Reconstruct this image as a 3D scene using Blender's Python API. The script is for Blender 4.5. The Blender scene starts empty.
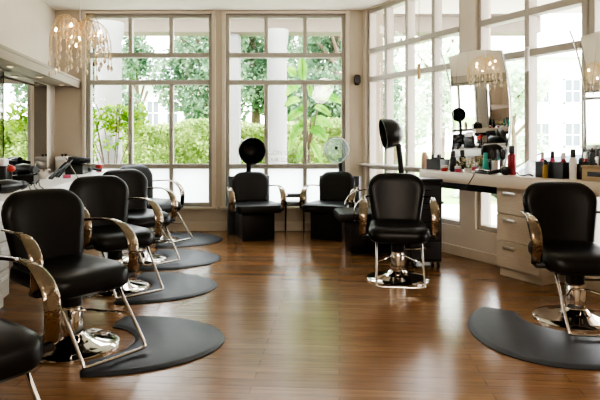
import bpy, bmesh, math, random
from mathutils import Vector, Matrix
random.seed(7)
PI = math.pi
R = math.radians
C = bpy.context.scene.collection
F = 560.0; HZ = 140.0; EYE = 1.2

def at(px, py, Y):                 # photograph pixel at a chosen depth -> world point
    return Vector(((px - 300) / F * Y, Y, EYE - (py - HZ) / F * Y))

# ------------------------------------------------------------------ materials
def new_mat(name):
    m = bpy.data.materials.new(name); m.use_nodes = True
    nt = m.node_tree; nt.nodes.clear()
    out = nt.nodes.new('ShaderNodeOutputMaterial')
    return m, nt, out

def N(nt, kind, **kw):
    n = nt.nodes.new(kind)
    for k, v in kw.items(): setattr(n, k, v)
    return n

def pbr(name, col, rough=.5, metal=0, var=.12, scale=8, bump=0, bscale=60, coat=0, spec=.5, stretch=None, emit=None, estr=0):
    m, nt, out = new_mat(name)
    b = N(nt, 'ShaderNodeBsdfPrincipled')
    tc = N(nt, 'ShaderNodeTexCoord'); mp = N(nt, 'ShaderNodeMapping')
    nt.links.new(tc.outputs['Object'], mp.inputs[0])
    if stretch: mp.inputs['Scale'].default_value = stretch
    nz = N(nt, 'ShaderNodeTexNoise'); nz.inputs['Scale'].default_value = scale; nz.inputs['Detail'].default_value = 4
    nt.links.new(mp.outputs[0], nz.inputs['Vector'])
    cr = N(nt, 'ShaderNodeValToRGB')
    cr.color_ramp.elements[0].position = .3; cr.color_ramp.elements[1].position = .7
    cr.color_ramp.elements[0].color = tuple(c * (1 - var) for c in col) + (1,)
    cr.color_ramp.elements[1].color = tuple(min(1, c * (1 + var)) for c in col) + (1,)
    nt.links.new(nz.outputs['Fac'], cr.inputs[0]); nt.links.new(cr.outputs[0], b.inputs['Base Color'])
    b.inputs['Roughness'].default_value = rough; b.inputs['Metallic'].default_value = metal
    b.inputs['Coat Weight'].default_value = coat; b.inputs['Specular IOR Level'].default_value = spec
    if emit:
        b.inputs['Emission Color'].default_value = tuple(emit) + (1,); b.inputs['Emission Strength'].default_value = estr
    if bump:
        n2 = N(nt, 'ShaderNodeTexNoise'); n2.inputs['Scale'].default_value = bscale; n2.inputs['Detail'].default_value = 3
        nt.links.new(mp.outputs[0], n2.inputs['Vector'])
        bp = N(nt, 'ShaderNodeBump'); bp.inputs['Strength'].default_value = bump; bp.inputs['Distance'].default_value = .01
        nt.links.new(n2.outputs['Fac'], bp.inputs['Height']); nt.links.new(bp.outputs[0], b.inputs['Normal'])
    nt.links.new(b.outputs[0], out.inputs[0])
    return m

def thin_glass(name, tint=(1, 1, 1), haze=0.0, refl=1.45):
    m, nt, out = new_mat(name)
    tr = N(nt, 'ShaderNodeBsdfTransparent'); tr.inputs[0].default_value = tuple(tint) + (1,)
    gl = N(nt, 'ShaderNodeBsdfGlossy'); gl.inputs['Roughness'].default_value = .02
    lw_ = N(nt, 'ShaderNodeLayerWeight'); pw = N(nt, 'ShaderNodeMath', operation='POWER'); pw.inputs[1].default_value = 5
    nt.links.new(lw_.outputs['Facing'], pw.inputs[0])
    fr = N(nt, 'ShaderNodeMapRange'); fr.inputs[3].default_value = .05; fr.inputs[4].default_value = .9
    nt.links.new(pw.outputs[0], fr.inputs[0])
    mx = N(nt, 'ShaderNodeMixShader')
    nt.links.new(fr.outputs[0], mx.inputs[0]); nt.links.new(tr.outputs[0], mx.inputs[1]); nt.links.new(gl.outputs[0], mx.inputs[2])
    last = mx
    if haze:
        df = N(nt, 'ShaderNodeBsdfTranslucent'); df.inputs[0].default_value = (.95, .97, 1, 1)
        m2 = N(nt, 'ShaderNodeMixShader'); m2.inputs[0].default_value = haze
        nt.links.new(mx.outputs[0], m2.inputs[1]); nt.links.new(df.outputs[0], m2.inputs[2]); last = m2
    nt.links.new(last.outputs[0], out.inputs[0])
    return m

def emissive(name, col, s):
    m, nt, out = new_mat(name)
    e = N(nt, 'ShaderNodeEmission'); e.inputs[0].default_value = tuple(col) + (1,); e.inputs[1].default_value = s
    nt.links.new(e.outputs[0], out.inputs[0]); return m

def wood_floor():
    m, nt, out = new_mat('oak_floor')
    b = N(nt, 'ShaderNodeBsdfPrincipled')
    tc = N(nt, 'ShaderNodeTexCoord'); mp = N(nt, 'ShaderNodeMapping')
    mp.inputs['Rotation'].default_value = (0, 0, R(4))
    nt.links.new(tc.outputs['Object'], mp.inputs[0])
    br = N(nt, 'ShaderNodeTexBrick'); br.offset = .37; br.offset_frequency = 2
    br.inputs['Scale'].default_value = 1; br.inputs['Brick Width'].default_value = 1.15; br.inputs['Row Height'].default_value = .082
    br.inputs['Mortar Size'].default_value = .0016; br.inputs['Mortar Smooth'].default_value = .3; br.inputs['Bias'].default_value = 0
    br.inputs['Color1'].default_value = (.262, .147, .070, 1); br.inputs['Color2'].default_value = (.203, .108, .049, 1)
    br.inputs['Mortar'].default_value = (.10, .05, .022, 1)
    nt.links.new(mp.outputs[0], br.inputs['Vector'])
    m2 = N(nt, 'ShaderNodeMapping'); m2.inputs['Scale'].default_value = (1.6, 22, 1)
    nt.links.new(mp.outputs[0], m2.inputs[0])
    nz = N(nt, 'ShaderNodeTexNoise'); nz.inputs['Scale'].default_value = 2.2; nz.inputs['Detail'].default_value = 7; nz.inputs['Roughness'].default_value = .6
    nt.links.new(m2.outputs[0], nz.inputs['Vector'])
    cr = N(nt, 'ShaderNodeValToRGB')
    cr.color_ramp.elements[0].position = .3; cr.color_ramp.elements[0].color = (.74, .72, .70, 1)
    cr.color_ramp.elements[1].position = .68; cr.color_ramp.elements[1].color = (1.16, 1.14, 1.12, 1)
    nt.links.new(nz.outputs['Fac'], cr.inputs[0])
    mx = N(nt, 'ShaderNodeMix', data_type='RGBA', blend_type='MULTIPLY'); mx.inputs[0].default_value = 1
    nt.links.new(br.outputs['Color'], mx.inputs[6]); nt.links.new(cr.outputs[0], mx.inputs[7])
    nt.links.new(mx.outputs[2], b.inputs['Base Color'])
    n3 = N(nt, 'ShaderNodeTexNoise'); n3.inputs['Scale'].default_value = 3
    nt.links.new(mp.outputs[0], n3.inputs['Vector'])
    rr = N(nt, 'ShaderNodeMapRange'); rr.inputs[3].default_value = .15; rr.inputs[4].default_value = .27
    nt.links.new(n3.outputs['Fac'], rr.inputs[0]); nt.links.new(rr.outputs[0], b.inputs['Roughness'])
    bp = N(nt, 'ShaderNodeBump'); bp.inputs['Strength'].default_value = .12; bp.inputs['Distance'].default_value = .004
    nt.links.new(cr.outputs[0], bp.inputs['Height']); nt.links.new(bp.outputs[0], b.inputs['Normal'])
    b.inputs['Specular IOR Level'].default_value = .55
    nt.links.new(b.outputs[0], out.inputs[0])
    return m

def leafy(name, c1, c2, scale=3.0, trans=.35):
    m, nt, out = new_mat(name)
    tc = N(nt, 'ShaderNodeTexCoord')
    nz = N(nt, 'ShaderNodeTexNoise'); nz.inputs['Scale'].default_value = scale; nz.inputs['Detail'].default_value = 5
    nt.links.new(tc.outputs['Object'], nz.inputs['Vector'])
    cr = N(nt, 'ShaderNodeValToRGB'); cr.color_ramp.elements[0].position = .35; cr.color_ramp.elements[1].position = .65
    cr.color_ramp.elements[0].color = tuple(c1) + (1,); cr.color_ramp.elements[1].color = tuple(c2) + (1,)
    nt.links.new(nz.outputs['Fac'], cr.inputs[0])
    d = N(nt, 'ShaderNodeBsdfDiffuse'); t = N(nt, 'ShaderNodeBsdfTranslucent')
    nt.links.new(cr.outputs[0], d.inputs[0]); nt.links.new(cr.outputs[0], t.inputs[0])
    mx = N(nt, 'ShaderNodeMixShader'); mx.inputs[0].default_value = trans
    nt.links.new(d.outputs[0], mx.inputs[1]); nt.links.new(t.outputs[0], mx.inputs[2])
    nt.links.new(mx.outputs[0], out.inputs[0])
    return m

M = dict(
    wall=pbr('warm_beige_paint', (.56, .49, .395), .7, var=.03, scale=2),
    cream=pbr('cream_paint', (.70, .63, .54), .7, var=.03, scale=2),
    ceil=pbr('ceiling_paint', (.84, .79, .73), .8, var=.02, scale=2),
    taupe=pbr('taupe_frame', (.42, .395, .345), .5, var=.04, scale=4),
    light_frame=pbr('pale_frame', (.46, .425, .375), .45, var=.03, scale=4),
    base=pbr('baseboard_paint', (.66, .585, .48), .5, var=.03),
    leather=pbr('black_leather', (.008, .0074, .007), .34, var=.15, scale=20, bump=.10, bscale=160, spec=.35),
    vinyl=pbr('black_vinyl', (.008, .0078, .008), .42, var=.15, scale=20, bump=.06, bscale=120),
    plastic=pbr('black_plastic', (.014, .014, .015), .3, var=.1),
    greyblack=pbr('charcoal_plastic', (.05, .055, .065), .4, var=.1),
    mat=pbr('mat_rubber', (.026, .031, .043), .46, var=.12, scale=30, bump=.06, bscale=200, spec=.65),  # bluish window sheen mixed into the rubber colour
    chrome=pbr('chrome', (.66, .62, .57), .07, metal=1, var=.03),
    darkchrome=pbr('smoked_chrome', (.35, .33, .31), .12, metal=1, var=.05),
    armchrome=pbr('warm_arm_chrome', (.29, .245, .19), .06, metal=1, var=.3, scale=9, bump=1.0, bscale=17),
    leftwall=pbr('left_wall_paint', (.58, .51, .43), .7, var=.03, scale=2),
    soffit=pbr('soffit_taupe', (.30, .255, .20), .6, var=.03),
    steel=pbr('brushed_steel', (.62, .6, .57), .28, metal=1, var=.05, stretch=(1, 1, 20)),
    bowl=pbr('aged_steel', (.55, .5, .44), .25, metal=1, var=.1),
    counter=pbr('cream_laminate', (.66, .58, .48), .35, var=.03),
    counter_white=pbr('white_laminate', (.78, .76, .73), .35, var=.02),
    drawer=pbr('pale_wood_laminate', (.70, .63, .535), .4, var=.06, scale=5, stretch=(2, 2, 14)),
    drawer_white=pbr('white_wood_laminate', (.62, .61, .58), .4, var=.06, scale=5, stretch=(2, 2, 30)),
    white=pbr('white_plastic', (.8, .79, .77), .35, var=.03),
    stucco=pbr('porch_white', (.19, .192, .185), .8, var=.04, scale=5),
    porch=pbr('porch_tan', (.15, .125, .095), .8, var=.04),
    red=pbr('red_plastic', (.25, .018, .03), .3, var=.08),
    redcap=pbr('red_rubber', (.55, .06, .05), .4, var=.08),
    pink=pbr('pink_plastic', (.62, .12, .22), .35, var=.08),
    teal=pbr('teal_plastic', (.05, .42, .36), .35, var=.08),
    skin=pbr('blush_cloth', (.72, .52, .43), .8, var=.08),
    petal=pbr('dried_petals', (.72, .62, .42), .8, var=.2, scale=30),
    handle=pbr('satin_handle', (.85, .83, .8), .38, metal=1, var=.03),
    dark_reflection=pbr('dark_reflection_strip', (.03, .024, .02), .06, var=.1, spec=.9, coat=.5),  # near-black colour stands in for a dark mirror reflection
    wood=pbr('light_box_wood', (.36, .28, .18), .5, var=.15, scale=6, stretch=(1, 1, 12)),
    tan=pbr('tan_shade', (.62, .47, .28), .6, var=.08),
    bark=pbr('bark', (.12, .085, .06), .9, var=.3, scale=12),
    concrete=pbr('pale_paving', (.70, .68, .65), .9, var=.06, scale=4),
    carwhite=pbr('white_car_paint', (.8, .82, .85), .2, var=.02, coat=.5),
    carglass=pbr('dark_car_glass', (.12, .15, .18), .1, var=.05),
    roof=pbr('grey_roof_shingle', (.30, .31, .33), .9, var=.1),
    house=pbr('white_siding', (.80, .80, .80), .8, var=.03, stretch=(1, 1, 20)),
    amber=pbr('amber_liquid', (.35, .23, .05), .2, var=.1),
    glass=thin_glass('window_glass'),
    mist=thin_glass('clear_bag_film', (.86, .89, .92), haze=.25),
    hood=thin_glass('clear_hood_plastic', (.66, .72, .70), haze=.10),
    crystal=pbr('amber_crystal', (.86, .76, .62), .08, var=.15, scale=30, spec=1.0),
    bulb=emissive('warm_bulb', (1, .66, .34), 26),
    puck=emissive('warm_puck_lamp', (1, .72, .42), 3),
    lampglow=emissive('pendant_glow', (1, .9, .75), 7),
    ink=pbr('white_vinyl_ink', (.86, .88, .87), .6, var=.02),
    leaf_hedge=leafy('hedge_leaves', (.13, .215, .05), (.38, .48, .16), 4),
    leaf_tree=leafy('tree_leaves', (.055, .13, .075), (.22, .33, .20), 1.6),
    leaf_glare=leafy('glare_tree_leaves', (.45, .58, .42), (.72, .80, .66), 1.2),  # outdoor glare put into a paler leaf colour
    leaf_vine=leafy('vine_leaves', (.08, .22, .015), (.36, .50, .06), 6),
    leaf_banana=leafy('banana_leaves', (.07, .24, .03), (.27, .46, .09), 5, .45),
    lawn=pbr('lawn_green', (.22, .36, .1), .95, var=.25, scale=9),
)
def frosted():
    m, nt, out = new_mat('frosted_film')
    t = N(nt, 'ShaderNodeBsdfTranslucent'); t.inputs[0].default_value = (.93, .96, 1, 1)
    d = N(nt, 'ShaderNodeBsdfDiffuse'); d.inputs[0].default_value = (.85, .88, .92, 1)
    nz = N(nt, 'ShaderNodeTexNoise'); nz.inputs['Scale'].default_value = 2
    mr = N(nt, 'ShaderNodeMapRange'); mr.inputs[3].default_value = .1; mr.inputs[4].default_value = .2
    mx = N(nt, 'ShaderNodeMixShader')
    nt.links.new(nz.outputs['Fac'], mr.inputs[0]); nt.links.new(mr.outputs[0], mx.inputs[0])
    nt.links.new(t.outputs[0], mx.inputs[1]); nt.links.new(d.outputs[0], mx.inputs[2]); nt.links.new(mx.outputs[0], out.inputs[0])
    return m
M['frost'] = frosted()
def mirror_mat():
    return pbr('mirror_silver', (.86, .86, .85), .012, metal=1, var=.005)
def crystal_mat():
    m, nt, out = new_mat('cut_crystal')
    t = N(nt, 'ShaderNodeBsdfTranslucent'); t.inputs[0].default_value = (1, .93, .80, 1)
    d = N(nt, 'ShaderNodeBsdfDiffuse'); d.inputs[0].default_value = (.95, .85, .68, 1)
    g = N(nt, 'ShaderNodeBsdfGlossy'); g.inputs[0].default_value = (1, .95, .85, 1); g.inputs['Roughness'].default_value = .06
    nz = N(nt, 'ShaderNodeTexNoise'); nz.inputs['Scale'].default_value = 40
    a = N(nt, 'ShaderNodeMixShader'); b = N(nt, 'ShaderNodeMixShader'); b.inputs[0].default_value = .35
    nt.links.new(nz.outputs['Fac'], a.inputs[0]); nt.links.new(t.outputs[0], a.inputs[1]); nt.links.new(d.outputs[0], a.inputs[2])
    nt.links.new(a.outputs[0], b.inputs[1]); nt.links.new(g.outputs[0], b.inputs[2]); nt.links.new(b.outputs[0], out.inputs[0])
    return m
M['crystal'] = crystal_mat()
M['mirror'] = mirror_mat()
M['floor'] = wood_floor()

# ------------------------------------------------------------------ mesh builder
class MB:
    def __init__(s): s.bm = bmesh.new()
    def merge(s, b, mtx=None):
        if mtx is not None: b.transform(mtx)
        me = bpy.data.meshes.new('tmp'); b.to_mesh(me); b.free(); s.bm.from_mesh(me); bpy.data.meshes.remove(me); return s
    def box(s, x0, x1, y0, y1, z0, z1, bev=0, seg=3, mtx=None):
        b = bmesh.new(); bmesh.ops.create_cube(b, size=1)
        for v in b.verts:
            v.co = Vector(((x0 + x1) / 2 + v.co.x * (x1 - x0), (y0 + y1) / 2 + v.co.y * (y1 - y0), (z0 + z1) / 2 + v.co.z * (z1 - z0)))
        if bev: bmesh.ops.bevel(b, geom=list(b.edges), offset=bev, segments=seg, profile=.5, affect='EDGES')
        return s.merge(b, mtx)
    def lathe(s, prof, seg=32, mtx=None, close=True):
        b = bmesh.new(); rings = []
        for r, z in prof:
            if r < 1e-5: rings.append([b.verts.new((0, 0, z))])
            else: rings.append([b.verts.new((r * math.cos(2 * PI * i / seg), r * math.sin(2 * PI * i / seg), z)) for i in range(seg)])
        for a, c in zip(rings, rings[1:]):
            for i in range(seg):
                j = (i + 1) % seg
                if len(a) == 1 and len(c) == 1: continue
                if len(a) == 1: b.faces.new((a[0], c[i], c[j]))
                elif len(c) == 1: b.faces.new((a[i], a[j], c[0]))
                else: b.faces.new((a[i], a[j], c[j], c[i]))
        if close:
            if len(rings[0]) > 1: b.faces.new(rings[0])
            if len(rings[-1]) > 1: b.faces.new(rings[-1])
        bmesh.ops.recalc_face_normals(b, faces=b.faces)
        return s.merge(b, mtx)
    def sweep(s, pts, ring, side=None, closed=False):
        """ring(i) -> list of (a,b) offsets in the (n1,n2) frame"""
        b = bmesh.new(); pts = [Vector(p) for p in pts]; n = len(pts); rows = []; n1 = None
        for i, p in enumerate(pts):
            if closed: t = (pts[(i + 1) % n] - pts[i - 1])
            else: t = pts[min(i + 1, n - 1)] - pts[max(i - 1, 0)]
            t.normalize()
            if side is not None: a = Vector(side)
            elif n1 is None: a = Vector((0, 0, 1)) if abs(t.z) < .9 else Vector((1, 0, 0))
            else: a = n1
            a = (a - t * a.dot(t)); a.normalize(); n1 = a; c = t.cross(a)
            rows.append([b.verts.new(p + a * u + c * w) for u, w in ring(i)])
        m = len(rows[0])
        for i in range(n if closed else n - 1):
            A, B = rows[i], rows[(i + 1) % n]
            for k in range(m): b.faces.new((A[k], A[(k + 1) % m], B[(k + 1) % m], B[k]))
        if not closed: b.faces.new(rows[0]); b.faces.new(rows[-1])
        bmesh.ops.recalc_face_normals(b, faces=b.faces)
        return s.merge(b)
    def tube(s, pts, r, seg=10, closed=False):
        rr = r if callable(r) else (lambda i: r)
        return s.sweep(pts, lambda i: [(rr(i) * math.cos(2 * PI * k / seg), rr(i) * math.sin(2 * PI * k / seg)) for k in range(seg)], None, closed)
    def band(s, pts, w, th, side):
        ww = w if callable(w) else (lambda i: w)
        def ring(i):
            h, t = ww(i) / 2, th / 2
            return [(h * math.cos(a), t * math.copysign(abs(math.sin(a)) ** .7, math.sin(a))) for a in [2 * PI * (k + .5) / 16 for k in range(16)]]
        return s.sweep(pts, ring, side)
    def pad(s, outline, layers, deform=None, plane='xy', rings=(.8, .55, .3)):
        """closed rounded solid: outline in 2D, layers = [(height, inset)], caps as concentric rings"""
        b = bmesh.new(); cx = sum(p[0] for p in outline) / len(outline); cy = sum(p[1] for p in outline) / len(outline)
        n = len(outline)
        def inset(d):
            out = []
            for i, p in enumerate(outline):
                a = Vector(outline[i - 1]); c = Vector(outline[(i + 1) % n]); t = (c - a)
                t.normalize(); nn = Vector((-t.y, t.x)); out.append(Vector(p) + nn * d)
            return out
        def mk(p, h):
            v = Vector((p[0], p[1], h)) if plane == 'xy' else Vector((h, p[0], p[1]))
            if deform: v = deform(v)
            return b.verts.new(v)
        rows = []
        first = inset(layers[0][1]); last = inset(layers[-1][1])
        for k in reversed(rings): rows.append([mk((cx + (p[0] - cx) * k, cy + (p[1] - cy) * k), layers[0][0]) for p in first])
        for h, d in layers: rows.append([mk(p, h) for p in inset(d)])
        for k in rings: rows.append([mk((cx + (p[0] - cx) * k, cy + (p[1] - cy) * k), layers[-1][0]) for p in last])
        for A, B in zip(rows, rows[1:]):
            for i in range(n):
                j = (i + 1) % n; b.faces.new((A[i], A[j], B[j], B[i]))
        for row, h in ((rows[0], layers[0][0]), (rows[-1], layers[-1][0])):
            c = mk((cx, cy), h)
            for i in range(n): b.faces.new((row[i], row[(i + 1) % n], c))
        bmesh.ops.recalc_face_normals(b, faces=b.faces)
        return s.merge(b)
    def ball(s, c, r, sub=2, scale=(1, 1, 1), rot=None):
        b = bmesh.new(); bmesh.ops.create_icosphere(b, subdivisions=sub, radius=r)
        m = Matrix.Translation(Vector(c)) @ (rot.to_4x4() if rot else Matrix.Identity(4)) @ Matrix.Diagonal((*scale, 1))
        return s.merge(b, m)
    def build(s, name, mat, parent=None, smooth=True, loc=None):
        me = bpy.data.meshes.new(name)
        if smooth:
            for f in s.bm.faces: f.smooth = True
            for e in s.bm.edges:
                if len(e.link_faces) == 2 and e.calc_face_angle(0) > R(38): e.smooth = False
        s.bm.to_mesh(me); s.bm.free(); me.materials.append(mat)
        o = bpy.data.objects.new(name, me); C.objects.link(o)
        if parent: o.parent = parent
        if loc: o.location = loc
        return o

def rounded(pts, radii, n=6):
    """polygon (counter-clockwise) with rounded corners, edges subdivided"""
    out = []; m = len(pts)
    for i in range(m):
        p = Vector(pts[i]); a = Vector(pts[i - 1]) - p; c = Vector(pts[(i + 1) % m]) - p
        a.normalize(); c.normalize(); r = radii[i] if isinstance(radii, (list, tuple)) else radii
        ang = a.angle(c); d = r / math.tan(ang / 2); p0 = p + a * d; p1 = p + c * d
        ctr = p + (a + c).normalized() * (r / math.sin(ang / 2))
        v0 = p0 - ctr; v1 = p1 - ctr; tot = v0.angle(v1)
        sgn = 1 if v0.x * v1.y - v0.y * v1.x > 0 else -1
        for k in range(n + 1):
            t = sgn * tot * k / n
            out.append((ctr.x + v0.x * math.cos(t) - v0.y * math.sin(t), ctr.y + v0.x * math.sin(t) + v0.y * math.cos(t)))
    res = []
    for i, p in enumerate(out):
        q = out[(i + 1) % len(out)]; L = math.dist(p, q); k = max(1, int(L / .05))
        for j in range(k): res.append((p[0] + (q[0] - p[0]) * j / k, p[1] + (q[1] - p[1]) * j / k))
    return res

def smooth_path(pts, n=6):
    """Catmull-Rom through points"""
    pts = [Vector(p) for p in pts]; P = [pts[0]] + pts + [pts[-1]]; out = []
    for i in range(1, len(P) - 2):
        for k in range(n):
            t = k / n; a, b, c, d = P[i - 1], P[i], P[i + 1], P[i + 2]
            out.append(.5 * ((2 * b) + (c - a) * t + (2 * a - 5 * b + 4 * c - d) * t * t + (3 * b - a - 3 * c + d) * t ** 3))
    out.append(pts[-1]); return out

def thing(name, label, cat, loc=(0, 0, 0), rz=0, group=None):
    o = bpy.data.objects.new(name, None); C.objects.link(o); o.location = loc; o.rotation_euler = (0, 0, rz)
    o.empty_display_size = .1; tag(o, label, cat, group); return o
def tag(o, label, cat, group=None, kind=None):
    o['label'] = label; o['category'] = cat
    if group: o['group'] = group
    if kind: o['kind'] = kind
    return o
def struct(o): o['kind'] = 'structure'; return o
def dup(root, loc, rz, label, group=None):
    r = root.copy(); C.objects.link(r); r.location = loc; r.rotation_euler = (0, 0, rz); r['label'] = label
    if group: r['group'] = group
    for ch in list(root.children):
        c = ch.copy(); C.objects.link(c); c.parent = r
        for g in list(ch.children):
            d = g.copy(); C.objects.link(d); d.parent = c
    return r

# ------------------------------------------------------------------ room shell
BACK = 7.4; CEIL = 2.915
FRONT = -3.0
def XL(Y): return -3.24 + .152 * (BACK - Y)
def XR(Y): return .83 + .52 * (BACK - Y)
LA = math.atan2(-1, .152); RA = math.atan2(-1, .52)       # wall directions towards the camera
LM = Matrix.Translation((-3.24, BACK, 0)) @ Matrix.Rotation(LA, 4, 'Z')   # +y local = into the room
RM = Matrix.Translation((.83, BACK, 0)) @ Matrix.Rotation(RA, 4, 'Z')     # +y local = outdoors
LL = (BACK - FRONT) * math.hypot(1, .152); RL = (BACK - FRONT) * math.hypot(1, .52)
def RS(px, d=0.0):                                          # distance along right wall of a pixel column at offset d inside
    Y = (XR(0) - d * 1.127) / ((px - 300) / F + .52); return (BACK - Y - .4613 * d) * math.hypot(1, .52)
def place(o, M4): o.matrix_world = M4; return o

f = MB(); f.box(-3.7, 7.6, FRONT - .2, BACK + .2, -.12, 0); struct(f.build('floor', M['floor']))
f = MB(); f.box(-3.7, 7.6, FRONT - .2, BACK + .2, CEIL, CEIL + .15); struct(f.build('ceiling', M['ceil']))

# back wall, with two window openings
W1 = (at(86, 0, BACK).x, at(212, 0, BACK).x); W2 = (at(225.5, 0, BACK).x, at(345.5, 0, BACK).x)
ZB, ZT = .32, 2.87; ZM = .85; ZA, ZU = 1.965, 2.325
f = MB(); T = .22
for x0, x1, z0, z1 in ((-3.5, W1[0], 0, CEIL), (W1[1], W2[0], ZB, ZT), (W2[1], 1.1, 0, CEIL), (W1[0], W2[1], 0, ZB), (W1[0], W2[1], ZT, CEIL)):
    f.box(x0, x1, BACK, BACK + T, z0, z1)
struct(f.build('wall_back', M['wall'], smooth=False))

def window(name, x0, x1, zb, zt, vbars, hbars, frost_rows, mtx, fm='taupe', lower_only=None, top_vbars=None, bw=.05, depth=.075):
    """frame in local coordinates: x along the wall, y outdoors. Glass below/above hbars."""
    f = MB(); e = bw
    f.box(x0, x0 + e, .03, .03 + depth, zb, zt, .004, 1); f.box(x1 - e, x1, .03, .03 + depth, zb, zt, .004, 1)
    f.box(x0 + e, x1 - e, .03, .03 + depth, zb, zb + e, .004, 1); f.box(x0 + e, x1 - e, .03, .03 + depth, zt - e, zt, .004, 1)
    for z in hbars: f.box(x0 + e, x1 - e, .022, .03 + depth, z - .032, z + .032, .004, 1)
    for x, segs in vbars:
        for z0, z1 in segs: f.box(x - .026, x + .026, .026, .03 + depth, z0, z1, .004, 1)
    root = struct(f.build(name, M[fm], smooth=False)); root.matrix_world = mtx
    g = MB(); q = bmesh.new(); za = frost_rows if frost_rows else zb + e * .5
    q.faces.new([q.verts.new(v) for v in ((x0 + e * .5, .064, za), (x1 - e * .5, .064, za), (x1 - e * .5, .064, zt - e * .5), (x0 + e * .5, .064, zt - e * .5))]); g.merge(q)
    g.build('window_glass', M['glass'], root, smooth=False)
    if frost_rows:
        g = MB(); q = bmesh.new()
        q.faces.new([q.verts.new(v) for v in ((x0 + e * .5, .064, zb + e * .5), (x1 - e * .5, .064, zb + e * .5), (x1 - e * .5, .064, frost_rows), (x0 + e * .5, .064, frost_rows))]); g.merge(q)
        p = g.build('frosted_pane', M['frost'], root, smooth=False); p['label'] = 'frosted white lower panes'
    return root
I = Matrix.Translation((0, BACK, 0))
def bx(px): return at(px, 0, BACK).x
segs = [(ZB + .05, ZA - .03), (ZU + .03, ZT - .05)]
w1 = window('window_1', W1[0], W1[1], ZB, ZT, [(bx(129.5), segs), (bx(170.5), segs)], [ZM, ZA, ZU], ZM, I)
w2 = window('window_2', W2[0], W2[1], ZB, ZT, [(bx(266), segs), (bx(305), segs)], [ZM, ZA, ZU], ZM, I)
# faint two-line lettering on the middle pane
for txt, z in (('SALON CUSTOM', 1.005), ('HAIR COLOUR', .905)):
    cu = bpy.data.curves.new('window_lettering', 'FONT'); cu.body = txt; cu.size = .082; cu.extrude = .0008; cu.align_x = 'CENTER'
    cu.materials.append(M['ink']); o = bpy.data.objects.new('window_lettering', cu); C.objects.link(o)
    o.parent = w2; o.location = (bx(286), .058, z); o.rotation_euler = (PI / 2, 0, 0)
# casings and sills on the back wall
for k, (x0, x1) in enumerate((W1, W2)):
    f = MB()
    f.box(x0 - .05, x0, -.018, .03, ZB, ZT, .004, 1); f.box(x1, x1 + .05, -.018, .03, ZB, ZT, .004, 1)
    f.box(x0 - .05, x1 + .05, -.018, .03, ZT, ZT + .035, .004, 1)
    f.box(x0 - .07, x1 + .07, -.045, .06, ZB - .035, ZB, .006, 2)
    o = struct(f.build('trim_%d' % (k + 1), M['base'], smooth=False)); o.location = (0, BACK, 0)
f = MB(); f.box(XL(BACK), XR(BACK), BACK - .018, BACK, 0, .10, .004, 1); f.box(XL(BACK), XR(BACK), BACK - .026, BACK, .10, .122, .005, 2)
struct(f.build('baseboard_back', M['base'], smooth=False))

CD_ = .38
# right wall: piers, knee wall and three window groups
groups = [(RS(365.5), RS(460), [383.5, 404.5, 431]), (RS(475), RS(584.5), [524.5]), (RS(586.5), RS(700), [640])]
f = MB(); zr0, zr1 = .30, 2.90
edges = [0] + [v for g in groups for v in g[:2]] + [RL]
for a, b in zip(edges[0::2], edges[1::2]):
    if b - a > .03: f.box(a, b, 0, T, 0, CEIL)
for a, b, _ in groups:
    f.box(a, b, 0, T, 0, zr0); f.box(a, b, 0, T, zr1, CEIL)
o = struct(f.build('wall_right', M['cream'], smooth=False)); o.matrix_world = RM
ZA2, ZU2 = 1.99, 2.36
for k, (a, b, bars) in enumerate(groups):
    window('window_%d' % (k + 3), a, b, zr0, zr1, [(RS(p), [(zr0 + .05, zr1 - .05)]) for p in bars], [.86, ZA2, ZU2], None, RM, 'light_frame', depth=.11)
f = MB(); f.box(.03, RL, -.018, 0, 0, .10, .004, 1)
o = struct(f.build('baseboard_right', M['base'], smooth=False)); o.matrix_world = RM
f = MB(); f.box(RS(363), RS(419, CD_) - .01, -.10, .0, .872, .893, .005, 2)
o = struct(f.build('trim_4', M['light_frame'], smooth=False)); o.matrix_world = RM

# left wall, soffit with puck lights
f = MB(); f.box(0, LL, -T, 0, 0, CEIL)
o = struct(f.build('wall_left', M['leftwall'], smooth=False)); o.matrix_world = LM
f = MB(); f.box(0, LL - .4, -.002, .325, 1.905, 1.985, .006, 2); f.box(0, LL - .4, -.002, .335, 1.968, 2.0, .006, 2); f.box(0, LL - .4, .30, .325, 1.885, 1.91, .004, 1)
o = struct(f.build('trim_3', M['soffit'])); o.matrix_world = LM; 
f = MB(); f.box(.02, LL, 0, .018, 0, .10, .004, 1)
o = struct(f.build('baseboard_left', M['base'], smooth=False)); o.matrix_world = LM
# wall behind the camera
f = MB(); f.box(-3.7, 7.6, FRONT - .2, FRONT, 0, CEIL); struct(f.build('wall_front', M['cream'], smooth=False))

# ------------------------------------------------------------------ salon chairs
def backrest_bm(z0, z1, wb, wt, x, lean=.2, curve=.55, th=.095):
    ol = rounded([(-wb, z0), (wb, z0), (wt, z1), (-wt, z1)], [.06, .06, .13, .13], 8)
    def df(v):
        top = max(0, (v.z - z0) / (z1 - z0))
        return Vector((v.x + curve * v.y * v.y - lean * (v.z - z0), v.y, v.z - .22 * v.y * v.y * top))
    m = MB(); m.pad(ol, [(x - th, .05), (x - th + .012, .022), (x - th + .035, .004), (x - th * .5, 0), (x - .03, .004), (x - .01, .02), (x, .045)], df, 'yz', (.82, .6, .35))
    return m
def arm_path(sy, y, zt, xb, zb):
    return smooth_path([(xb, sy * (y - .055), zt - .01), (xb + .09, sy * (y - .015), zt), (xb + .2, sy * y, zt + .006), (-.01, sy * y, zt + .004), (.085, sy * y, zt - .022),
                        (.155, sy * y, zt - .082), (.183, sy * y, zt - .155), (.175, sy * y, zb + .03), (.16, sy * y, zb)], 6)
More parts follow.
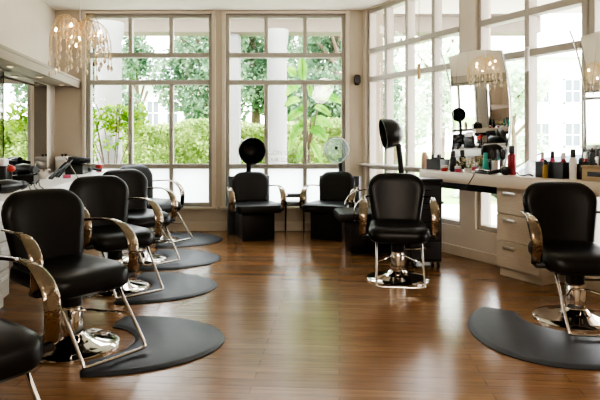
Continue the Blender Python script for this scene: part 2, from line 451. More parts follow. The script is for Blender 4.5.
def arm_bm(sy, y, zt, xb, zb):
    p = arm_path(sy, y, zt, xb, zb); n = len(p)
    def w(i):
        t = i / (n - 1); return .030 + .042 * max(0, min(1, (t - .25) / .3)) * (1 - .25 * max(0, (t - .75) / .25))
    return MB().band(p, w, .018, (0, 1, 0))

def make_salon_chair(label, group):
    t = thing('salon_chair', label, 'chair', group=group)
    ol = rounded([(-.29, -.235), (.27, -.258), (.27, .258), (-.29, .235)], [.05, .11, .11, .05], 8)
    def df(v): return Vector((v.x, v.y, v.z - .035 * max(0, (v.x - .05) / .22) ** 2 - .012 * math.exp(-(v.x ** 2 + v.y ** 2) / .03) * (1 if v.z > .445 else 0)))
    MB().pad(ol, [(.372, .05), (.378, .018), (.398, .002), (.43, 0), (.462, .006), (.478, .025), (.485, .06)], df).build('seat', M['leather'], t)
    backrest_bm(.43, .895, .208, .282, -.215, .24).build('backrest', M['leather'], t)
    for sy in (1, -1): arm_bm(sy, .297, .69, -.31, .40).build('armrest', M['armchrome'], t)
    m = MB(); m.box(-.17, .2, -.19, .19, .355, .376, .006, 2); m.box(.10, .19, -.305, .305, .374, .402, .008, 2); m.box(-.30, -.17, -.1, .1, .366, .40, .01, 2)
    m.build('seat_frame', M['plastic'], t)
    m = MB(); m.lathe([(.268, 0), (.268, .010), (.258, .018), (.21, .028), (.14, .042), (.095, .056), (.08, .075), (.074, .08)], 56); m.build('base', M['chrome'], t)
    m = MB(); m.lathe([(.064, .075), (.064, .215), (.058, .225), (.058, .24)], 32); c = m.build('column', M['chrome'], t)
    m = MB(); m.lathe([(.05, .238), (.058, .243), (.058, .30), (.05, .306)], 32); m.build('collar', M['plastic'], c)
    m = MB(); m.lathe([(.028, .30), (.028, .366)], 24); m.build('piston', M['chrome'], c)
    m = MB(); m.tube(smooth_path([(0, .05, .265), (-.01, .14, .262), (-.015, .2, .27)], 5), .008); m.box(-.035, .005, .18, .24, .26, .282, .008, 2); m.build('pump_pedal', M['darkchrome'], t)
    pr = [(.17, -.185, .375), (.20, -.185, .33), (.425, -.188, .075), (.438, -.182, .05), (.444, -.16, .042), (.444, 0, .04), (.444, .16, .042), (.438, .182, .05), (.425, .188, .075), (.20, .185, .33), (.17, .185, .375)]
    fr = MB().tube(smooth_path(pr, 5), .0095, 10).build('footrest', M['chrome'], t)
    MB().tube(smooth_path([(.285, -.186, .205), (.20, -.12, .21), (.085, -.055, .215), (.062, 0, .215), (.085, .055, .215), (.20, .12, .21), (.285, .186, .205)], 5), .007, 8).build('pump_rung', M['chrome'], fr)
    return t

row = 'black salon chairs along the left counter'
chair_a = make_salon_chair('black leather salon chair on the left whose chrome footrest hangs over the closest floor mat', row)
chair_a.location = (-1.33, 3.26, 0); chair_a.rotation_euler = (0, 0, R(-38))
for x, y, a, lab in ((-1.29, 2.06, -36, 'black salon chair cut off at the bottom left corner, only seat and chrome arm showing'),
                     (-1.50, 4.54, -48, 'second whole black salon chair along the left counter, over the second floor mat'),
                     (-1.61, 5.60, -46, 'third whole black salon chair along the left counter, partly hidden by the one before it'),
                     (-1.75, 6.70, -32, 'black salon chair at the far end of the left row, before the left back window')):
    dup(chair_a, (x, y, 0), R(a), lab, row)
dup(chair_a, (.845, 4.84, 0), R(-97), 'black salon chair in the middle of the floor facing front, no mat beneath it', 'black salon chairs by the right counter')
dup(chair_a, (1.845, 3.755, 0), R(-97), 'black salon chair at the right edge standing on a black mat before the drawers', 'black salon chairs by the right counter')

# floor mats
def mat_bm():
    pts = []; A, B, xc = .82, .48, .10; rc = .29
    for k in range(45):
        th = R(-90 + 180 * k / 44); pts.append((xc + .06 + (A - xc - .06) * math.cos(th), B * math.sin(th)))
    pts.append((xc + .02, B * .985)); ys = math.sqrt(rc * rc - xc * xc)
    for k in range(1, 5): pts.append((xc, B * .94 + (ys - B * .94) * k / 5))
    a0 = math.atan2(ys, xc)
    for k in range(20): th = a0 - 2 * a0 * k / 19; pts.append((rc * math.cos(th), rc * math.sin(th)))
    for k in range(1, 5): pts.append((xc, -ys - (B * .94 - ys) * k / 5))
    pts.append((xc + .02, -B * .985))
    return pts
def make_mat(label, group):
    ol = mat_bm(); m = MB(); b = bmesh.new()
    lay = [(0.0, 0.0), (.006, 0), (.017, .022), (.019, .032)]
    n = len(ol)
    def inset(d):
        out = []
        for i, p in enumerate(ol):
            t = Vector(ol[(i + 1) % n]) - Vector(ol[i - 1]); t.normalize(); out.append(Vector(p) + Vector((-t.y, t.x)) * d)
        return out
    rows = [[b.verts.new((p.x, p.y, h)) for p in inset(d)] for h, d in lay]
    for A, B in zip(rows, rows[1:]):
        for i in range(n): b.faces.new((A[i], A[(i + 1) % n], B[(i + 1) % n], B[i]))
    f1 = b.faces.new(rows[0]); f2 = b.faces.new(rows[-1])
    bmesh.ops.triangulate(b, faces=[f1, f2]); bmesh.ops.recalc_face_normals(b, faces=b.faces)
    m.merge(b); o = m.build('floor_mat', M['mat']); tag(o, label, 'mat', group); return o
mats = 'black half round floor mats'
mat0 = make_mat('black half round rubber mat under the nearest whole chair on the left', mats)
mat0.location = (-1.27, 3.29, .0006); mat0.rotation_euler = (0, 0, R(5))
for x, y, a, lab in ((-1.50, 4.54, 4, 'black half round rubber mat under the second chair of the left row'),
                     (-1.62, 5.60, 4, 'black half round rubber mat under the third chair of the left row'),
                     (-1.75, 6.70, 2, 'black half round rubber mat under the farthest chair of the left row'),
                     (1.83, 3.76, -128, 'large black rubber mat under the chair at the right edge')):
    o = mat0.copy(); C.objects.link(o); o.location = (x, y, .0006); o.rotation_euler = (0, 0, R(a)); o['label'] = lab
o.scale = (1.16, 1.2, 1)

# ------------------------------------------------------------------ dryer chairs
def make_dryer(label, rz, loc, clear=False, raise_=0.0, stem_x=-.30, hb=0):
    t = thing('dryer_chair', label, 'chair', loc, R(rz), 'black hooded dryer chairs')
    m = MB(); m.box(-.27, .2, -.2, .2, 0, .35, .012, 2); m.build('pedestal', M['vinyl'], t)
    ol = rounded([(-.25, -.26), (.33, -.275), (.33, .275), (-.25, .26)], [.04, .06, .06, .04], 6)
    MB().pad(ol, [(.335, .03), (.342, .01), (.36, 0), (.40, 0), (.425, .008), (.437, .03)], None).build('seat', M['vinyl'], t)
    backrest_bm(.40, .80, .215, .255, -.155, .15, .35, .08).build('backrest', M['vinyl'], t)
    for sy in (1, -1): arm_bm(sy, .315, .625, -.26, .36).build('armrest', M['armchrome'], t)
    m = MB(); m.box(.12, .19, -.32, .32, .345, .365, .006, 2); m.build('arm_bracket', M['plastic'], t)
    m = MB(); m.box(-.385 - hb, -.30, -.27, .27, 0, .74, .012, 2); m.build('dryer_housing', M['greyblack'], t)
    zc = 1.075 + raise_
    m = MB(); m.tube(smooth_path([(stem_x - .035, 0, .72), (stem_x - .035, 0, .80), (stem_x + .0, 0, zc - .12)], 5), .032, 14); m.lathe([(.042, .72), (.042, .78), (.036, .80)], 20, Matrix.Translation((stem_x - .035, 0, 0))); m.build('stem', M['plastic'], t)
    # hood bowl opening along +x (slightly down)
    prof = [(0, -.135), (.05, -.130), (.095, -.112), (.13, -.08), (.155, -.03), (.166, .03), (.168, .075), (.162, .078), (.158, .03), (.147, -.03), (.123, -.073), (.09, -.102), (.05, -.118), (0, -.122)]
    mt = Matrix.Translation((stem_x + .09, 0, zc)) @ Matrix.Rotation(R(90 + (10 if not clear else 2)), 4, 'Y')
    h = MB().lathe(prof, 40, mt, False).build('hood', M['hood'] if clear else M['plastic'], t)
    if clear: h['label'] = 'clear plastic hood'
    m = MB(); m.lathe([(.163, .07), (.170, .072), (.171, .084), (.163, .086), (.158, .08)], 40, mt, False); m.build('rim', M['plastic'] if not clear else M['white'], h)
    m = MB(); m.lathe([(0, -.1), (.022, -.1), (.022, -.085), (0, -.083)], 16, mt @ Matrix.Translation((-.02, -.05, .02))); m.build('vent_knob', M['plastic'], h)
    return t
make_dryer('black hooded dryer chair before the back window, black hood, left of the small side table', -72, (-.555, 6.86, 0))
make_dryer('black hooded dryer chair with a clear see-through hood in the back right corner', -112, (.385, 6.885, 0), True, 0, -.36)
make_dryer('black hooded dryer chair turned sideways by the right window, partly behind the middle chair', -176, (.72, 6.10, 0), False, .20, -.36, .10)

# side table
t = thing('side_table', 'small black side table with thin legs between two dryer chairs', 'table', (-.067, 7.22, 0))
MB().box(-.125, .125, -.11, .11, .47, .49, .006, 2).build('tabletop', M['plastic'], t)
for sx in (-1, 1):
    for sy in (-1, 1): MB().tube([(sx * .115, sy * .095, .47), (sx * .118, sy * .098, 0)], .008, 8).build('leg', M['plastic'], t)
m = MB(); m.box(-.11, .11, -.095, .095, .40, .41, .003, 1); m.build('shelf', M['plastic'], t)
m = MB(); m.pad(rounded([(-.09, -.07), (.09, -.07), (.09, .07), (-.09, .07)], .01, 3), [(0, 0), (.018, 0), (.02, .003)]); o = m.build('magazine', M['greyblack']); o.location = (-.075, 7.21, .4905); o.rotation_euler = (0, 0, R(6))
tag(o, 'dark magazine lying on the small black side table', 'magazine')

# trolley
t = thing('trolley', 'black rolling salon trolley beside the right counter, behind the middle chair', 'trolley', (1.175, 5.37, 0))
MB().box(-.15, .15, -.14, .14, .06, .80, .01, 2).build('body', M['plastic'], t)
MB().pad(rounded([(-.165, -.155), (.165, -.155), (.165, .155), (-.165, .155)], .04, 5), [(.80, .008), (.806, 0), (.828, 0), (.836, .008)]).build('top', M['plastic'], t)
for k in range(4):
    d = MB().box(-.135, .135, -.150, -.139, .09 + k * .175, .25 + k * .175, .006, 2).build('drawer', M['greyblack'], t)
    MB().box(-.05, .05, -.166, -.150, .20 + k * .175, .215 + k * .175, .004, 2).build('handle', M['plastic'], d)
MB().tube(smooth_path([(.15, -.09, .60), (.175, -.09, .61), (.178, 0, .61), (.175, .09, .61), (.15, .09, .60)], 4), .009, 8).build('side_handle', M['plastic'], t)
for sx in (-1, 1):
    for sy in (-1, 1): 
        m = MB(); m.lathe([(.006, -.012), (.024, -.012), (.026, 0), (.024, .012), (.006, .012)], 16, Matrix.Translation((sx * .12, sy * .11, .026)) @ Matrix.Rotation(PI / 2, 4, 'Y')); m.tube([(sx * .12, sy * .11, .026), (sx * .12, sy * .11, .07)], .008, 8); m.build('caster', M['plastic'], t)

# ------------------------------------------------------------------ right counter + drawers
CZ = .893; CD = .38
def rw(px, d, z=CZ):                        # world point on the counter at pixel column, d metres inside the right wall
    s = RS(px, d); return RM @ Vector((s, -d, z))
s0, s1 = RS(419, CD), 5.2
m = MB(); m.box(s0, s1, -CD, -.115, CZ - .105, CZ, .006, 2); m.box(s0, s1, -.115, -.004, CZ - .03, CZ, .004, 1)
o = m.build('counter', M['counter']); o.matrix_world = RM; tag(o, 'long cream counter top under the right windows', 'counter')
def drawers(name, label, s, w, d0, d1, ztop, Mx, sign, mat, handle_w=.12, n=3):
    t = thing(name, label, 'cabinet'); t.matrix_world = Mx
    ys = sorted((sign * d0, sign * d1))
    MB().box(s, s + w, ys[0], ys[1], .07, ztop, .003, 1).build('carcass', M[mat], t)
    q = sorted((sign * d0, sign * (d1 - .02)))
    MB().box(s + .01, s + w - .01, q[0], q[1], 0, .07).build('plinth', M[mat], t)
    hh = (ztop - .08) / n
    fs = sorted((sign * d1, sign * (d1 + .018)))
    for k in range(n):
        z0 = .08 + k * hh
        dr = MB().box(s + .004, s + w - .004, fs[0], fs[1], z0 + .004, z0 + hh - .004, .003, 1).build('drawer', M[mat], t)
        hs = sorted((sign * (d1 + .018), sign * (d1 + .048)))
        hm = MB(); xc = s + w * .36; hm.box(xc - handle_w / 2, xc + handle_w / 2, hs[0] if sign < 0 else hs[1] - .006, hs[0] + .006 if sign < 0 else hs[1], z0 + hh * .72, z0 + hh * .72 + .03, .003, 2)
        for e in (-1, 1): hm.box(xc + e * handle_w * .4 - .006, xc + e * handle_w * .4 + .006, hs[0], hs[1], z0 + hh * .72 + .01, z0 + hh * .72 + .02)
        hm.build('handle', M['handle'], dr)
    return t
sd = RS(496, .30)
drawers('drawer_unit', 'pale wood three drawer unit with chrome handles beneath the right counter', sd, .46, .03, .28, CZ - .108, RM, -1, 'drawer', .13)
m = MB(); m.box(s0 + .02, sd - .01, -.16, -.125, CZ - .19, CZ - .106); o = m.build('cable_tray', M['plastic']); o.matrix_world = RM
tag(o, 'dark cable tray fixed under the right counter beside the drawers', 'tray')

# ------------------------------------------------------------------ left counter
LZ = .785
m = MB(); m.box(.108, LL - .6, .004, .66, LZ - .10, LZ, .006, 2)
o = m.build('counter', M['counter_white']); o.matrix_world = LM; tag(o, 'long white counter top along the left wall', 'counter')
drawers('drawer_unit', 'white three drawer unit under the left counter at the left edge', (BACK - 3.97) * 1.0115, .5, .03, .60, LZ - .103, LM, 1, 'drawer_white', .13)
drawers('drawer_unit', 'white three drawer unit under the left counter behind the second chair', (BACK - 5.4) * 1.0115, .5, .03, .55, LZ - .103, LM, 1, 'drawer_white', .13)
m = MB(); m.box(.15, .18, .02, .60, 0, LZ - .103); o = m.build('counter_support', M['counter_white'], smooth=False); o.matrix_world = LM
tag(o, 'white support panel holding the left counter by the back wall', 'panel')

# ------------------------------------------------------------------ mirrors
def wavy_mirror(label, sL, width, d, z0, z1, bulge, Mx, sign, yaw=0, poles=True, thick=.012, tip=True, tilt=0):
    t = thing('salon_mirror', label, 'mirror'); t.matrix_world = Mx @ Matrix.Translation((sL, sign * d, 0)) @ Matrix.Rotation(yaw, 4, 'Z') @ Matrix.Translation((0, 0, z0)) @ Matrix.Rotation(tilt, 4, 'X') @ Matrix.Translation((0, 0, -z0))
    n = 24
    def off(k): return bulge * math.sin(PI * (.05 + .88 * k))
    left = [(off(k / n), z0 + (z1 - z0) * k / n) for k in range(n + 1)]
    right = [(width + off(k / n) * 1.05, z0 + (z1 - z0 + .0) * k / n) for k in range(n + 1)]
    top = [(right[-1][0] + (left[-1][0] - right[-1][0]) * k / 10, z1 + .03 * math.sin(PI * k / 10)) for k in range(1, 10)]
    ol = left[::-1] + right[:] + top
    def slab(y0, y1, inset=0):
        b = bmesh.new()
        A = [b.verts.new((x, y0, z)) for x, z in ol]; B = [b.verts.new((x, y1, z)) for x, z in ol]
        f1 = b.faces.new(A); f2 = b.faces.new(B)
        for i in range(len(ol)): b.faces.new((A[i], A[(i + 1) % len(ol)], B[(i + 1) % len(ol)], B[i]))
        bmesh.ops.triangulate(b, faces=[f1, f2]); bmesh.ops.recalc_face_normals(b, faces=b.faces); return b
    g = MB(); g.merge(slab(sign * .002, sign * .006)); g.build('mirror_glass', M['mirror'], t, smooth=False)
    g = MB(); g.merge(slab(-sign * thick, sign * .001)); g.build('backing_panel', M['greyblack'], t, smooth=False)
    if poles:
        for lst, dx in ((left, -.012), (right, .012)):
            p = [Vector((x + dx, 0, z)) for x, z in lst]
            if dx < 0 and tip: p = [Vector((q.x - .045 * (i / n) ** 2 - .012, 0, q.z)) for i, q in enumerate(p)] + [Vector((p[-1].x - .085, 0, z1 + .07))]
            MB().tube(p, .007, 8).build('side_pole', M['steel'], t)
    for sx in (.12, width - .12):
        MB().box(sx - .05, sx + .05, -.022, .03, z0 - .012, z0 + .006, .003, 1).build('foot', M['steel'], t)
    return t
mir1 = wavy_mirror('tall wavy sided mirror with steel poles standing on the right counter behind the middle chair', RS(449.5, .27), (RS(504, .12) - RS(449.5, .27)) * 1.02, .27, CZ + .016, 2.015, .10, RM, -1, yaw=R(11.3), tilt=R(2.3))
mir2 = wavy_mirror('tall wavy sided mirror standing on the right counter at the right edge', RS(579, .10), .78, .10, CZ + .016, 2.02, .10, RM, -1, tilt=R(.6))
def ls(Y): return (BACK - Y) * 1.0115
def left_station(tail, Y0, Y1, yaw):
    mir = wavy_mirror('tall frameless mirror on the left wall ' + tail, ls(Y0), (Y0 - Y1) * 1.0115, .04, LZ + .016, 1.878, .0, LM, 1, yaw, poles=False, thick=.008)
    return mir
mir3 = left_station('between two dark strips put in as reflections beneath the soffit', 6.40, 5.53, -R(1))
mir4 = left_station('nearer the front of the salon', 5.38, 3.7, 0)
for y0, y1, lab in ((6.95, 6.43, 'dark glossy strip put in as dark reflection between the left mirror and the back corner'), (5.50, 5.41, 'dark glossy strip put in as dark reflection nearer than the left mirror')):
    o = MB().box(ls(y0), ls(y1), .002, .03, LZ + .004, 1.88, .004, 1).build('reflection_strip', M['dark_reflection']); o.matrix_world = LM; tag(o, lab, 'panel', 'dark strips put in as reflections on the left wall')  # strips added where the mirror would reflect something dark

# ------------------------------------------------------------------ chandelier
def chandelier(label, loc):
    t = thing('chandelier', label, 'chandelier', loc)
    h = CEIL - loc[2]
    MB().tube([(0, 0, h - .0005), (0, 0, .14)], .004, 6).build('cord', M['white'], t)
    MB().lathe([(.055, h - .001), (.05, h - .02), (.012, h - .028)], 24).build('ceiling_rose', M['steel'], t)
    MB().lathe([(.012, .15), (.02, .12), (.012, .06), (.02, 0), (.008, -.06)], 16).build('hub', M['tan'], t)
    rnd = random.Random(3)
    for k in range(19):
        a = 2 * PI * k / 19 + rnd.uniform(-.15, .15); rr = rnd.uniform(.15, .315); hh = rnd.uniform(.10, .19)
        d = Vector((math.cos(a), math.sin(a), 0)); dz = rnd.uniform(-.12, .02)
        p = smooth_path([Vector((0, 0, .06)) + d * .01, d * rr * .4 + Vector((0, 0, hh)), d * rr * .8 + Vector((0, 0, hh * .8)), d * rr + Vector((0, 0, .02 + dz)), d * (rr + .012) + Vector((0, 0, dz - .10))], 5)
        ar = MB().tube(p, .0035, 6).build('arm', M['tan'], t)
        for q in range(4):
            i = min(len(p) - 1, 7 + q * 4); P = p[i]; m = MB(); L = rnd.uniform(.04, .14); z = 0
            while z < L:
                r = rnd.uniform(.004, .007); m.ball(P - Vector((rnd.uniform(-.006, .006), rnd.uniform(-.006, .006), z + r)), r, 1); z += 2.2 * r
            m.lathe([(0, 0), (.011, -.02), (.014, -.035), (.009, -.052), (0, -.06)], 6, Matrix.Translation(P - Vector((0, 0, z))))
            m.build('crystal_strand', M['crystal'], ar, smooth=False)
    for k, (bx_, by_, bz_) in enumerate(((-.17, -.08, .05), (-.02, -.14, .08), (.03, -.1, -.03), (.19, -.04, .04), (-.05, .05, -.06), (.1, .14, .05), (-.12, .13, .02))):
        m = MB(); m.lathe([(0, -.012), (.009, -.008), (.012, 0), (.008, .014), (0, .026)], 12, Matrix.Translation((bx_, by_, bz_))); m.build('bulb', M['bulb'], t)
        m = MB(); m.tube([(0, 0, .04), (bx_ * .5, by_ * .5, bz_ - .02), (bx_, by_, bz_ - .01)], .003, 6); m.build('bulb_arm', M['tan'], t)
    li = bpy.data.lights.new('chandelier_light', 'POINT'); li.energy = 8; li.color = (1, .72, .45); li.shadow_soft_size = .012
    lo = bpy.data.objects.new('chandelier_light', li); C.objects.link(lo); lo.parent = t; lo.location = (0, 0, -.02)
    return t
cp = at(80, 38, 4.8)
chandelier('crystal chandelier with warm bulbs hanging from the ceiling at upper left', (cp.x, cp.y, cp.z))

# puck lights under the soffit
for k, s in enumerate((.35, 1.24, 2.13, 3.02, 3.9)):
    t = thing('puck_light', ['round warm puck light under the left soffit, closest to the back wall', 'round warm puck light under the left soffit, second from the back wall', 'round warm puck light under the left soffit, third from the back wall',
               'round warm puck light under the left soffit, fourth from the back wall', 'round warm puck light under the left soffit, fifth from the back wall'][k], 'light', group='puck lights under the soffit')
    t.matrix_world = LM @ Matrix.Translation((s, .17, 1.905))
    MB().lathe([(.038, 0), (.038, -.010), (.03, -.012), (.03, -.004)], 24, None, False).build('ring', M['steel'], t)
    MB().lathe([(.029, -.004), (.029, -.007), (0, -.008)], 24).build('lens', M['puck'], t)

# ------------------------------------------------------------------ wall sensor, pendant lamps
t = thing('wall_speaker', 'small black speaker on the back wall right of the window', 'speaker', (at(357, 0, BACK).x, BACK, 1.2 + 60 / F * BACK))
MB().box(-.03, .03, -.012, 0, -.07, .07, .004, 2).build('bracket', M['plastic'], t)
MB().pad(rounded([(-.042, -.055), (.042, -.055), (.042, .055), (-.042, .055)], .02, 4), [(0, .004), (.006, 0), (.05, 0), (.06, .006)], lambda v: Vector((v.x, -.012 - v.z, v.y))).build('body', M['plastic'], t)
def pendant(label, px, y0, y1, Y, mat, gr, r):
    p = at(px, y1, Y); top = at(px, y0, Y).z - p.z; t = thing('pendant_lamp', label, 'lamp', p, 0, 'slim pendant lamps at the right windows')
    MB().tube([(0, 0, CEIL - p.z - .0005), (0, 0, top)], .003, 6).build('cord', M['light_frame'], t)
    MB().lathe([(r * .6, top + .01), (r, top), (r, 0), (r * .85, 0), (r * .85, top - .01)], 20, None, False).build('lamp_shade', M[mat], t)
    MB().lathe([(0, .06), (.012, .05), (.012, .02), (0, .01)], 12).build('bulb', M['lampglow'], t)
pendant('slim tan pendant lamp hanging before the first right window', 419, 65, 79, 5.3, 'tan', None, .016)
pendant('slim pale pendant lamp hanging before the second right window', 527, 48, 71, 4.75, 'white', None, .02)

# ------------------------------------------------------------------ things on the right counter
def lathe_part(name, prof, mat, parent, off=(0, 0, 0), seg=20): return MB().lathe(prof, seg, Matrix.Translation(off)).build(name, M[mat], parent)
def bottle(label, px, d, h, r, body, cap, name='bottle', z=CZ, shape='pump', pos=None, group=None):
    p = pos if pos is not None else rw(px, d, z); t = thing(name, label, 'bottle', (p.x, p.y, p.z + .0005), 0, group)
    hb = h * .74
    lathe_part('body', [(0, 0), (r * .92, 0), (r, .006), (r, hb * .86), (r * .85, hb * .94), (r * .45, hb)], body, t)
    if shape == 'pump': lathe_part('cap', [(r * .42, hb - .002), (r * .5, hb + .004), (r * .5, h * .86), (r * .35, h * .9), (r * .3, h * .985), (0, h)], cap, t)
    else: lathe_part('cap', [(r * .5, hb - .002), (r * .72, hb + .002), (r * .70, h * .97), (r * .6, h), (0, h)], cap, t)
    return t
# caddy near the far end of the counter
p = rw(438, .20); t = thing('tool_caddy', 'black open tool caddy on the far end of the right counter', 'caddy', (p.x, p.y, CZ + .0005), RA)
m = MB(); 
for a in ((-.105, .105, -.065, -.058, 0, .11), (-.105, .105, .058, .065, 0, .11), (-.105, -.098, -.058, .058, 0, .11), (.098, .105, -.058, .058, 0, .11), (-.098, .098, -.058, .058, 0, .008)): m.box(*a)
m.build('tray', M['plastic'], t, smooth=False)
MB().box(-.098, .098, -.004, .004, .008, .125, .003, 1).build('divider', M['plastic'], t)
for k, (ox, oy, an, lab) in enumerate(((-.06, -.03, .2, 'black hair brush leaning left in the far tool caddy'), (.0, .03, -.1, 'black hair brush upright in the middle of the far tool caddy'), (.055, -.025, -.3, 'black hair brush leaning right in the far tool caddy'))):
    q = Matrix.Translation((p.x, p.y, CZ)) @ Matrix.Rotation(RA, 4, 'Z') @ Vector((ox, oy, .011))
    b = thing('hair_brush', lab, 'brush', q, 0, 'brushes in the far caddy'); b.rotation_euler = (0, an * .5, RA)
    MB().tube([(0, 0, 0), (0, 0, .07)], .006, 8).build('handle', M['plastic'], b)
    MB().lathe([(.006, .068), (.016, .078), (.016, .135), (.01, .148), (0, .15)], 12).build('bristle_head', M['greyblack'], b)
# cloth roll, can, jars, flowers
p = rw(424.5, .16); m = MB(); m.lathe([(0, 0), (.03, 0), (.036, .02), (.034, .1), (.03, .15), (.02, .175), (0, .18)], 16); m.ball((.018, -.01, .10), .03, 2, (1, 1, 1.6))
o = m.build('rolled_towel', M['skin']); o.location = (p.x, p.y, CZ + .0005); tag(o, 'rolled blush towel standing left of the black tool caddy', 'towel')
bottle('tall black can standing behind the black tool caddy', 453, .335, .20, .03, 'plastic', 'greyblack', 'spray_can', shape='can')
for k, (px, d, mt, lab) in enumerate(((444.5, .355, 'redcap', 'small red jar with white lid beside the tool caddy'), (458, .36, 'pink', 'small pink jar with white lid left of the dried flowers'))):
    q = rw(px, d); t = thing('cosmetic_jar', lab, 'jar', (q.x, q.y, CZ + .0005), 0, 'small jars on the right counter')
    lathe_part('body', [(0, 0), (.028, 0), (.03, .004), (.03, .034), (0, .034)], mt, t); lathe_part('lid', [(.031, .034), (.031, .055), (.027, .059), (0, .059)], 'white', t)
q = rw(468, .335); t = thing('dried_flowers', 'small cream dried flower bunch in a white pot on the right counter', 'flowers', (q.x, q.y, CZ + .0005))
lathe_part('pot', [(0, 0), (.03, 0), (.036, .045), (.031, .045), (.027, .01), (0, .01)], 'white', t)
rnd = random.Random(5)
m = MB(); m2 = MB()
for k in range(22):
    v = Vector((rnd.uniform(-.055, .055), rnd.uniform(-.05, .05), rnd.uniform(.07, .14))); m.tube([(v.x * .2, v.y * .2, .02), v], .0018, 5)
    for j in range(5):
        a = 2 * PI * j / 5; m2.ball(v + Vector((.010 * math.cos(a), .010 * math.sin(a), .003)), .008, 1, (1, 1, .6))
m.build('stems', M['leaf_hedge'], t); o = m2.build('blossoms', M['petal'], t); o['kind'] = 'stuff'
# hair dryer and iron group before mirror 1
def dryer_tool(label, pos, rz, tilt=0, mat='plastic', z=0, s=1.0, group=None):
    t = thing('hair_dryer', label, 'hair dryer', (pos.x, pos.y, pos.z + .0005), rz, group); t.scale = (s, s, s)
    mt = Matrix.Translation((0, 0, .042)) @ Matrix.Rotation(PI / 2, 4, 'Y')
    MB().lathe([(.02, -.085), (.037, -.08), (.041, -.03), (.04, .02), (.032, .06), (.026, .09), (.021, .09)], 24, mt).build('barrel', M[mat], t)
    MB().lathe([(.027, .088), (.03, .10), (.024, .125), (.018, .125)], 20, mt).build('nozzle', M['greyblack'], t)
    m = MB(); m.tube(smooth_path([(-.02, .0, .045), (-.035, .06, .035), (-.05, .13, .024), (-.052, .145, .022)], 5), lambda i: .019 - .0003 * i, 12); m.build('handle', M[mat], t)
    return t
dryer_tool('round black hair dryer lying beside the red bottle on the right counter', rw(504.5, .33), R(80), s=1.0)
bottle('tall red bottle with black cap on the right counter', 512, .20, .255, .038, 'red', 'plastic', shape='can')
q = rw(495.5, .235); t = thing('brush_jar', 'steel jar holding dark brushes in front of the middle mirror', 'jar', (q.x, q.y, CZ + .0005))
lathe_part('body', [(0, 0), (.036, 0), (.038, .12), (.034, .12), (.032, .006), (0, .006)], 'steel', t)
for k, (dx, dy, lab) in enumerate(((.011, .004, 'dark brush leaning right in the steel jar'), (-.015, .002, 'dark brush leaning left in the steel jar'), (0, -.012, 'dark brush standing upright in the steel jar'))):
    b = thing('hair_brush', lab, 'brush', (q.x + dx * .7, q.y + dy * .7, CZ + .008), 0, 'brushes in the steel jar'); b.rotation_euler = (dy * -5, dx * 7, 0)
    MB().tube([(0, 0, 0), (0, 0, .14)], .0055, 8).build('handle', M['plastic'], b)
    MB().lathe([(.006, .138), (.013, .15), (.013, .20), (.007, .212), (0, .213)], 10).build('bristle_head', M['greyblack'], b)
bottle('teal bottle standing left of the steel brush jar', 485.5, .285, .19, .026, 'teal', 'teal', shape='can')
q = rw(483, .352); t = thing('flat_iron', 'dark flat iron lying on the counter left of the black hair dryer', 'hair iron', (q.x, q.y, CZ + .0005), RA)
for z in (.012, .034): MB().box(-.09, .09, -.014, .014, z - .011, z + .009, .005, 2).build('plate_arm', M['darkchrome'] if z > .02 else M['plastic'], t)
# cord hanging over the counter edge
cpts = [rw(473.5, .27, CZ + .005), rw(473.6, .32, CZ + .005), rw(474, .375, CZ + .005), rw(474, .39, CZ - .008), rw(471, .39, CZ - .06), rw(468, .39, CZ - .11), rw(466, .388, CZ - .16)]
o = MB().tube(smooth_path(cpts, 6), .004, 8).build('power_cord', M['plastic']); tag(o, 'black power cord hanging over the right counter edge', 'cord')
# clear bag and folded cloth
q = rw(535, .13)
m = MB(); rnd = random.Random(11); b = bmesh.new(); bmesh.ops.create_icosphere(b, subdivisions=4, radius=1)
for v in b.verts:
    k = 1 + .16 * math.sin(5 * v.co.x + 3 * v.co.z) * math.cos(6 * v.co.y + 2) + rnd.uniform(-.03, .03)
    v.co = Vector((v.co.x * .13 * k, v.co.y * .085 * k, max(-.5, v.co.z) * .085 * k + .0425))
    v.co.z = max(0, v.co.z)
m.merge(b); o = m.build('plastic_bag', M['mist']); o.location = (q.x, q.y, CZ + .0005); o.rotation_euler = (0, 0, RA); tag(o, 'crumpled clear plastic bag on the right counter past the red bottle', 'bag')
o = MB().tube(smooth_path([rw(517, .28, CZ + .03), rw(519, .29, CZ + .010), rw(524, .32, CZ + .010), rw(529, .33, CZ + .022), rw(533, .33, CZ + .009)], 6), .006, 8).build('power_cord', M['plastic'])
tag(o, 'black power cord curled on the counter before the clear bag', 'cord')
# black product box with bottles
p = rw(555, .22); t = thing('product_box', 'black open box of red and pink bottles on the right counter', 'box', (p.x, p.y, CZ + .0005), RA)
m = MB()
for a in ((-.13, .13, -.075, -.068, 0, .13), (-.13, .13, .068, .075, 0, .13), (-.13, -.123, -.068, .068, 0, .13), (.123, .13, -.068, .068, 0, .13), (-.123, .123, -.068, .068, 0, .006)): m.box(*a)
m.build('tray', M['plastic'], t, smooth=False)
PM = Matrix.Translation((p.x, p.y, CZ)) @ Matrix.Rotation(RA, 4, 'Z')
for k, (ox, oy, h, c, cap, lab) in enumerate(((-.095, -.03, .20, 'pink', 'white', 'pink bottle with white cap in the far front corner of the black product box'), (-.04, .02, .19, 'red', 'pink', 'red bottle with pink cap at the back of the black product box'),
                (.0, -.03, .21, 'pink', 'plastic', 'pink bottle with black cap in the middle of the black product box'), (.05, .03, .19, 'redcap', 'plastic', 'bright red bottle with black cap in the black product box'), (.095, -.02, .20, 'red', 'white', 'dark red bottle with white cap in the near corner of the black product box'))):
    bottle(lab, 0, 0, h, .021, c, cap, shape='can', pos=PM @ Vector((ox, oy, .007)), group='bottles in the black box')
bottle('amber bottle with dark cap standing before the black product box', 545, .33, .15, .02, 'amber', 'plastic', shape='can')
